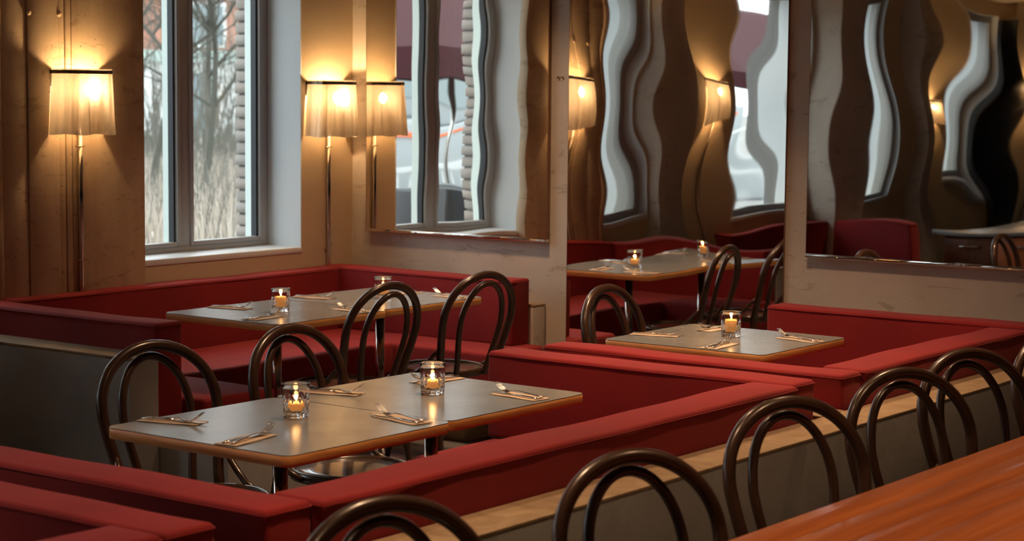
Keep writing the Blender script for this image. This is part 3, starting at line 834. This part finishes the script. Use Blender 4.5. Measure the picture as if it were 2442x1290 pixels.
def blades(n, d0, d1, smin, smax, h0, h1, m, name, lab, wd=.02, zb=0):
    mb = MB()
    for _ in range(n):
        d = random.uniform(d0, d1); s = random.uniform(smin, smax); x, y = along(d, s); h = random.uniform(h0, h1)
        lx, ly = random.uniform(-.35, .35) * h, random.uniform(-.35, .35) * h; a = random.random() * pi; wx, wy = cos(a) * wd, sin(a) * wd
        mb.add([(x - wx, y - wy, zb), (x + wx, y + wy, zb), (x + lx * .4 + wx * .7, y + ly * .4 + wy * .7, zb + h * .55), (x + lx * .4 - wx * .7, y + ly * .4 - wy * .7, zb + h * .55), (x + lx, y + ly, zb + h)], [(0, 1, 2, 3), (3, 2, 4)])
    return tag(mb.build(name, m), lab, 'grass', None, 'stuff')
blades(9000, 19, 36, -4, 4, .2, .75, M_reed, 'dry_reeds', 'pale dry reeds on the bank outside the window', .012)
blades(6000, 18, 50, -5, 5, .3, 1.3, M_reed2, 'grey_twigs', 'grey upright twigs among the reeds outside the window', .008)
blades(1500, 36, 54, -7, 7, 1.2, 5.0, M_reed2, 'bare_thicket', 'tangle of bare thin branches before the far building', .016)
blades(5000, 56, 57.5, -8, 8, .1, .42, M_hedge, 'green_hedge', 'low green hedge before the far building', .06, .0)
# bare trees
M_bark = mat('grey_bark', (.075, .072, .058), .95)
def tree(d, s, h, r, seed, lab, lean=0.):
    rnd = random.Random(seed); x, y = along(d, s)
    t = tag(empty('bare_tree', (x, y, -.05)), lab, 'tree', 'bare trees outside the window')
    tr = MB(); br = MB()
    def grow(p, dr, L_, r_, lvl, tgt):
        n = 5; pts = [p]; q = p.copy(); dd = dr.copy()
        for k in range(n):
            dd = (dd + Vector((rnd.uniform(-1, 1), rnd.uniform(-1, 1), rnd.uniform(-.3, .5))) * .16).normalized()
            q = q + dd * L_ / n; pts.append(q.copy())
        tgt.tube(pts, [r_ * (1 - .55 * k / n) for k in range(n + 1)], 6 if lvl < 2 else 4, caps=False)
        if lvl < 4:
            for k in range(5 if lvl < 3 else 4):
                b_ = pts[rnd.randint(1 if lvl else 2, n)]; a = rnd.random() * 2 * pi
                nd = (dd * .55 + Vector((cos(a), sin(a), rnd.uniform(-.1, .6))) * .8).normalized()
                grow(b_.copy(), nd, L_ * rnd.uniform(.5, .72), r_ * .5, lvl + 1, br)
    grow(Vector((0, 0, 0)), Vector((lean, 0, 1)).normalized(), h, r, 0, tr)
    tr.build('trunk', M_bark, t); br.build('branches', M_bark, t)
tree(30, -1.95, 4.2, .10, 11, 'bare tree with a forked trunk outside the left pane', .1)
tree(27, -.62, 3.6, .055, 5, 'slim bare tree outside the right pane, nearer the mullion')
tree(27, .02, 3.8, .055, 23, 'bare tree outside the right pane, nearer the bricks')
tree(40, -1.4, 5.0, .09, 31, 'bare tree farther off behind the left pane')
tree(42, .2, 5.0, .09, 8, 'bare tree farther off before the brick building')
# far building
M_rb = mat('red_brick_far', (.50, .24, .17), .9)
setc(M_rb, ramp(M_rb, noise(M_rb, coords(M_rb, kind='World'), 1.2, 6, .7), [(.3, (.34, .15, .10)), (.7, (.48, .25, .18))]))
M_wht = mat('white_render', (.72, .72, .70), .8); M_gl = mat('far_glass', (.20, .24, .25), .15); M_yel = mat('yellow_panel', (.75, .50, .10), .7); M_grn = mat('green_grey_trim', (.40, .48, .44), .7)
bx0, by0 = along(66, 0)
bd = tag(empty('far_building', (bx0, by0, 0), radians(46)), 'red brick building with white ground floor far beyond the bare trees', 'building')
box('wall', (-16, 0, -.3), (16, 8, 2.6), M_wht, bd); box('brick_upper_wall', (-16, .05, 3.0), (16, 8, 14), M_rb, bd); box('fascia', (-16.1, -.25, 2.6), (16.1, 8.1, 3.0), M_grn, bd)
for fl in range(3):
    box('band', (-16, -.12, 4.7 + fl * 3), (16, .05, 4.95 + fl * 3), M_wht, bd)
    for k in range(9):
        f_ = box('window', (-14.2 + k * 3.3, -.04, 3.1 + fl * 3), (-12.2 + k * 3.3, .06, 4.6 + fl * 3), M_wht, bd); box('pane', (-14.1 + k * 3.3, -.06, 3.2 + fl * 3), (-12.3 + k * 3.3, -.04, 4.5 + fl * 3), M_gl, f_)
for k in range(8):
    f_ = box('window', (-14.0 + k * 3.3, -.05, .2), (-12.6 + k * 3.3, .02, 2.3), M_grn, bd); box('pane', (-13.9 + k * 3.3, -.07, .3), (-12.7 + k * 3.3, -.05, 2.2), M_gl, f_)
box('yellow_panel', (-3.5, -.10, .1), (-2.7, .02, 2.0), M_yel, bd)
# terrace parasols, table and railing (seen in the mirrors)
M_para = mat('parasol_red', (.05, .005, .009), .8)
def parasol(x, y, lab):
    t = tag(empty('parasol', (x, y, -.3)), lab, 'parasol', 'dark red parasols on the terrace')
    MB().tube([(0, 0, 0), (0, 0, 3.15)], .024, 12).build('pole', M_steel, t)
    MB().lathe([(.28, 0), (.28, .05), (.05, .08)], n=20).build('base', M_dark, t)
    n = 8; vs = [(0, 0, 3.1)]; fs = []
    for k in range(n):
        a = 2 * pi * k / n; vs.append((1.5 * cos(a), 1.5 * sin(a), 2.35))
    for k in range(n):
        a = 2 * pi * k / n; vs.append((1.5 * cos(a), 1.5 * sin(a), 2.1))
    vs.append((0, 0, 3.07))
    for k in range(n):
        k2 = (k + 1) % n; fs += [(0, 1 + k, 1 + k2), (1 + k, 1 + n + k, 1 + n + k2, 1 + k2)]
    MB().add(vs, fs).build('canopy', M_para, t)
parasol(-10.4, 2.5, 'dark red parasol outside, seen through the window in the first mirror')
parasol(-10.6, -2.4, 'dark red parasol outside, seen in the full height mirror')
parasol(-11.5, -5.6, 'dark red parasol outside, farthest along the terrace')
M_whp = mat('white_metal', (.55, .56, .56), .4)
rl = tag(empty('terrace_railing', (-16, 0, -.3)), 'white railing along the terrace seen in the mirrors', 'railing')
MB().box((-.03, -14, .95), (.03, 5, 1.01)).build('handrail', M_whp, rl)
for k in range(64): MB().box((-.012, -14 + k * .3, 0), (.012, -14 + k * .3 + .03, .95)).build('baluster', M_whp, rl)
M_plant = mat('dark_planter', (.03, .03, .035), .35)
pb = tag(box('planter_box', (-9.0, 3.3, -.3), (-8.5, 4.9, 1.0), M_plant, None, .02), 'tall black planter box standing outside by the glass', 'planter')
def wtable(x, y, lab):
    t = tag(empty('terrace_table', (x, y, -.3)), lab, 'table', 'white tables on the terrace')
    box('table_top', (-.4, -.4, .72), (.4, .4, .75), M_whp, t, .004)
    for a in (-1, 1):
        for b_ in (-1, 1): box('leg', (a * .36 - .02, b_ * .36 - .02, 0), (a * .36 + .02, b_ * .36 + .02, .72), M_whp, t)
wtable(-9.0, -.9, 'white terrace table nearest the third window'); wtable(-9.6, -3.0, 'white terrace table under the second parasol')
tag(box('cardboard_box', (-9.2, -1.05, .4505), (-8.8, -.7, .80), mat('cardboard', (.35, .20, .10), .9), None, .005), 'brown cardboard box standing on the near white terrace table', 'box')
M_hull = mat('boat_paint', (.30, .32, .33), .4)
bt = tag(empty('moored_boat', (-24, -9, -.3), radians(8)), 'long white boat with an orange stripe beyond the terrace railing', 'boat')
slab([(-2, -12), (2, -12), (2, 10), (0, 13), (-2, 10)], 0, 1.5).build('hull', M_hull, bt, .1, 2)
box('stripe', (1.98, -11.5, 1.2), (2.04, 9.5, 1.28), mat('orange_stripe', (.75, .14, .04), .5), bt)
slab([(-1.5, -9), (1.5, -9), (1.5, 6), (-1.5, 6)], 1.5, 2.8).build('cabin', M_hull, bt, .1, 2)
box('cabin_window', (1.49, -8.5, 1.9), (1.54, 5.5, 2.5), M_gl, bt)
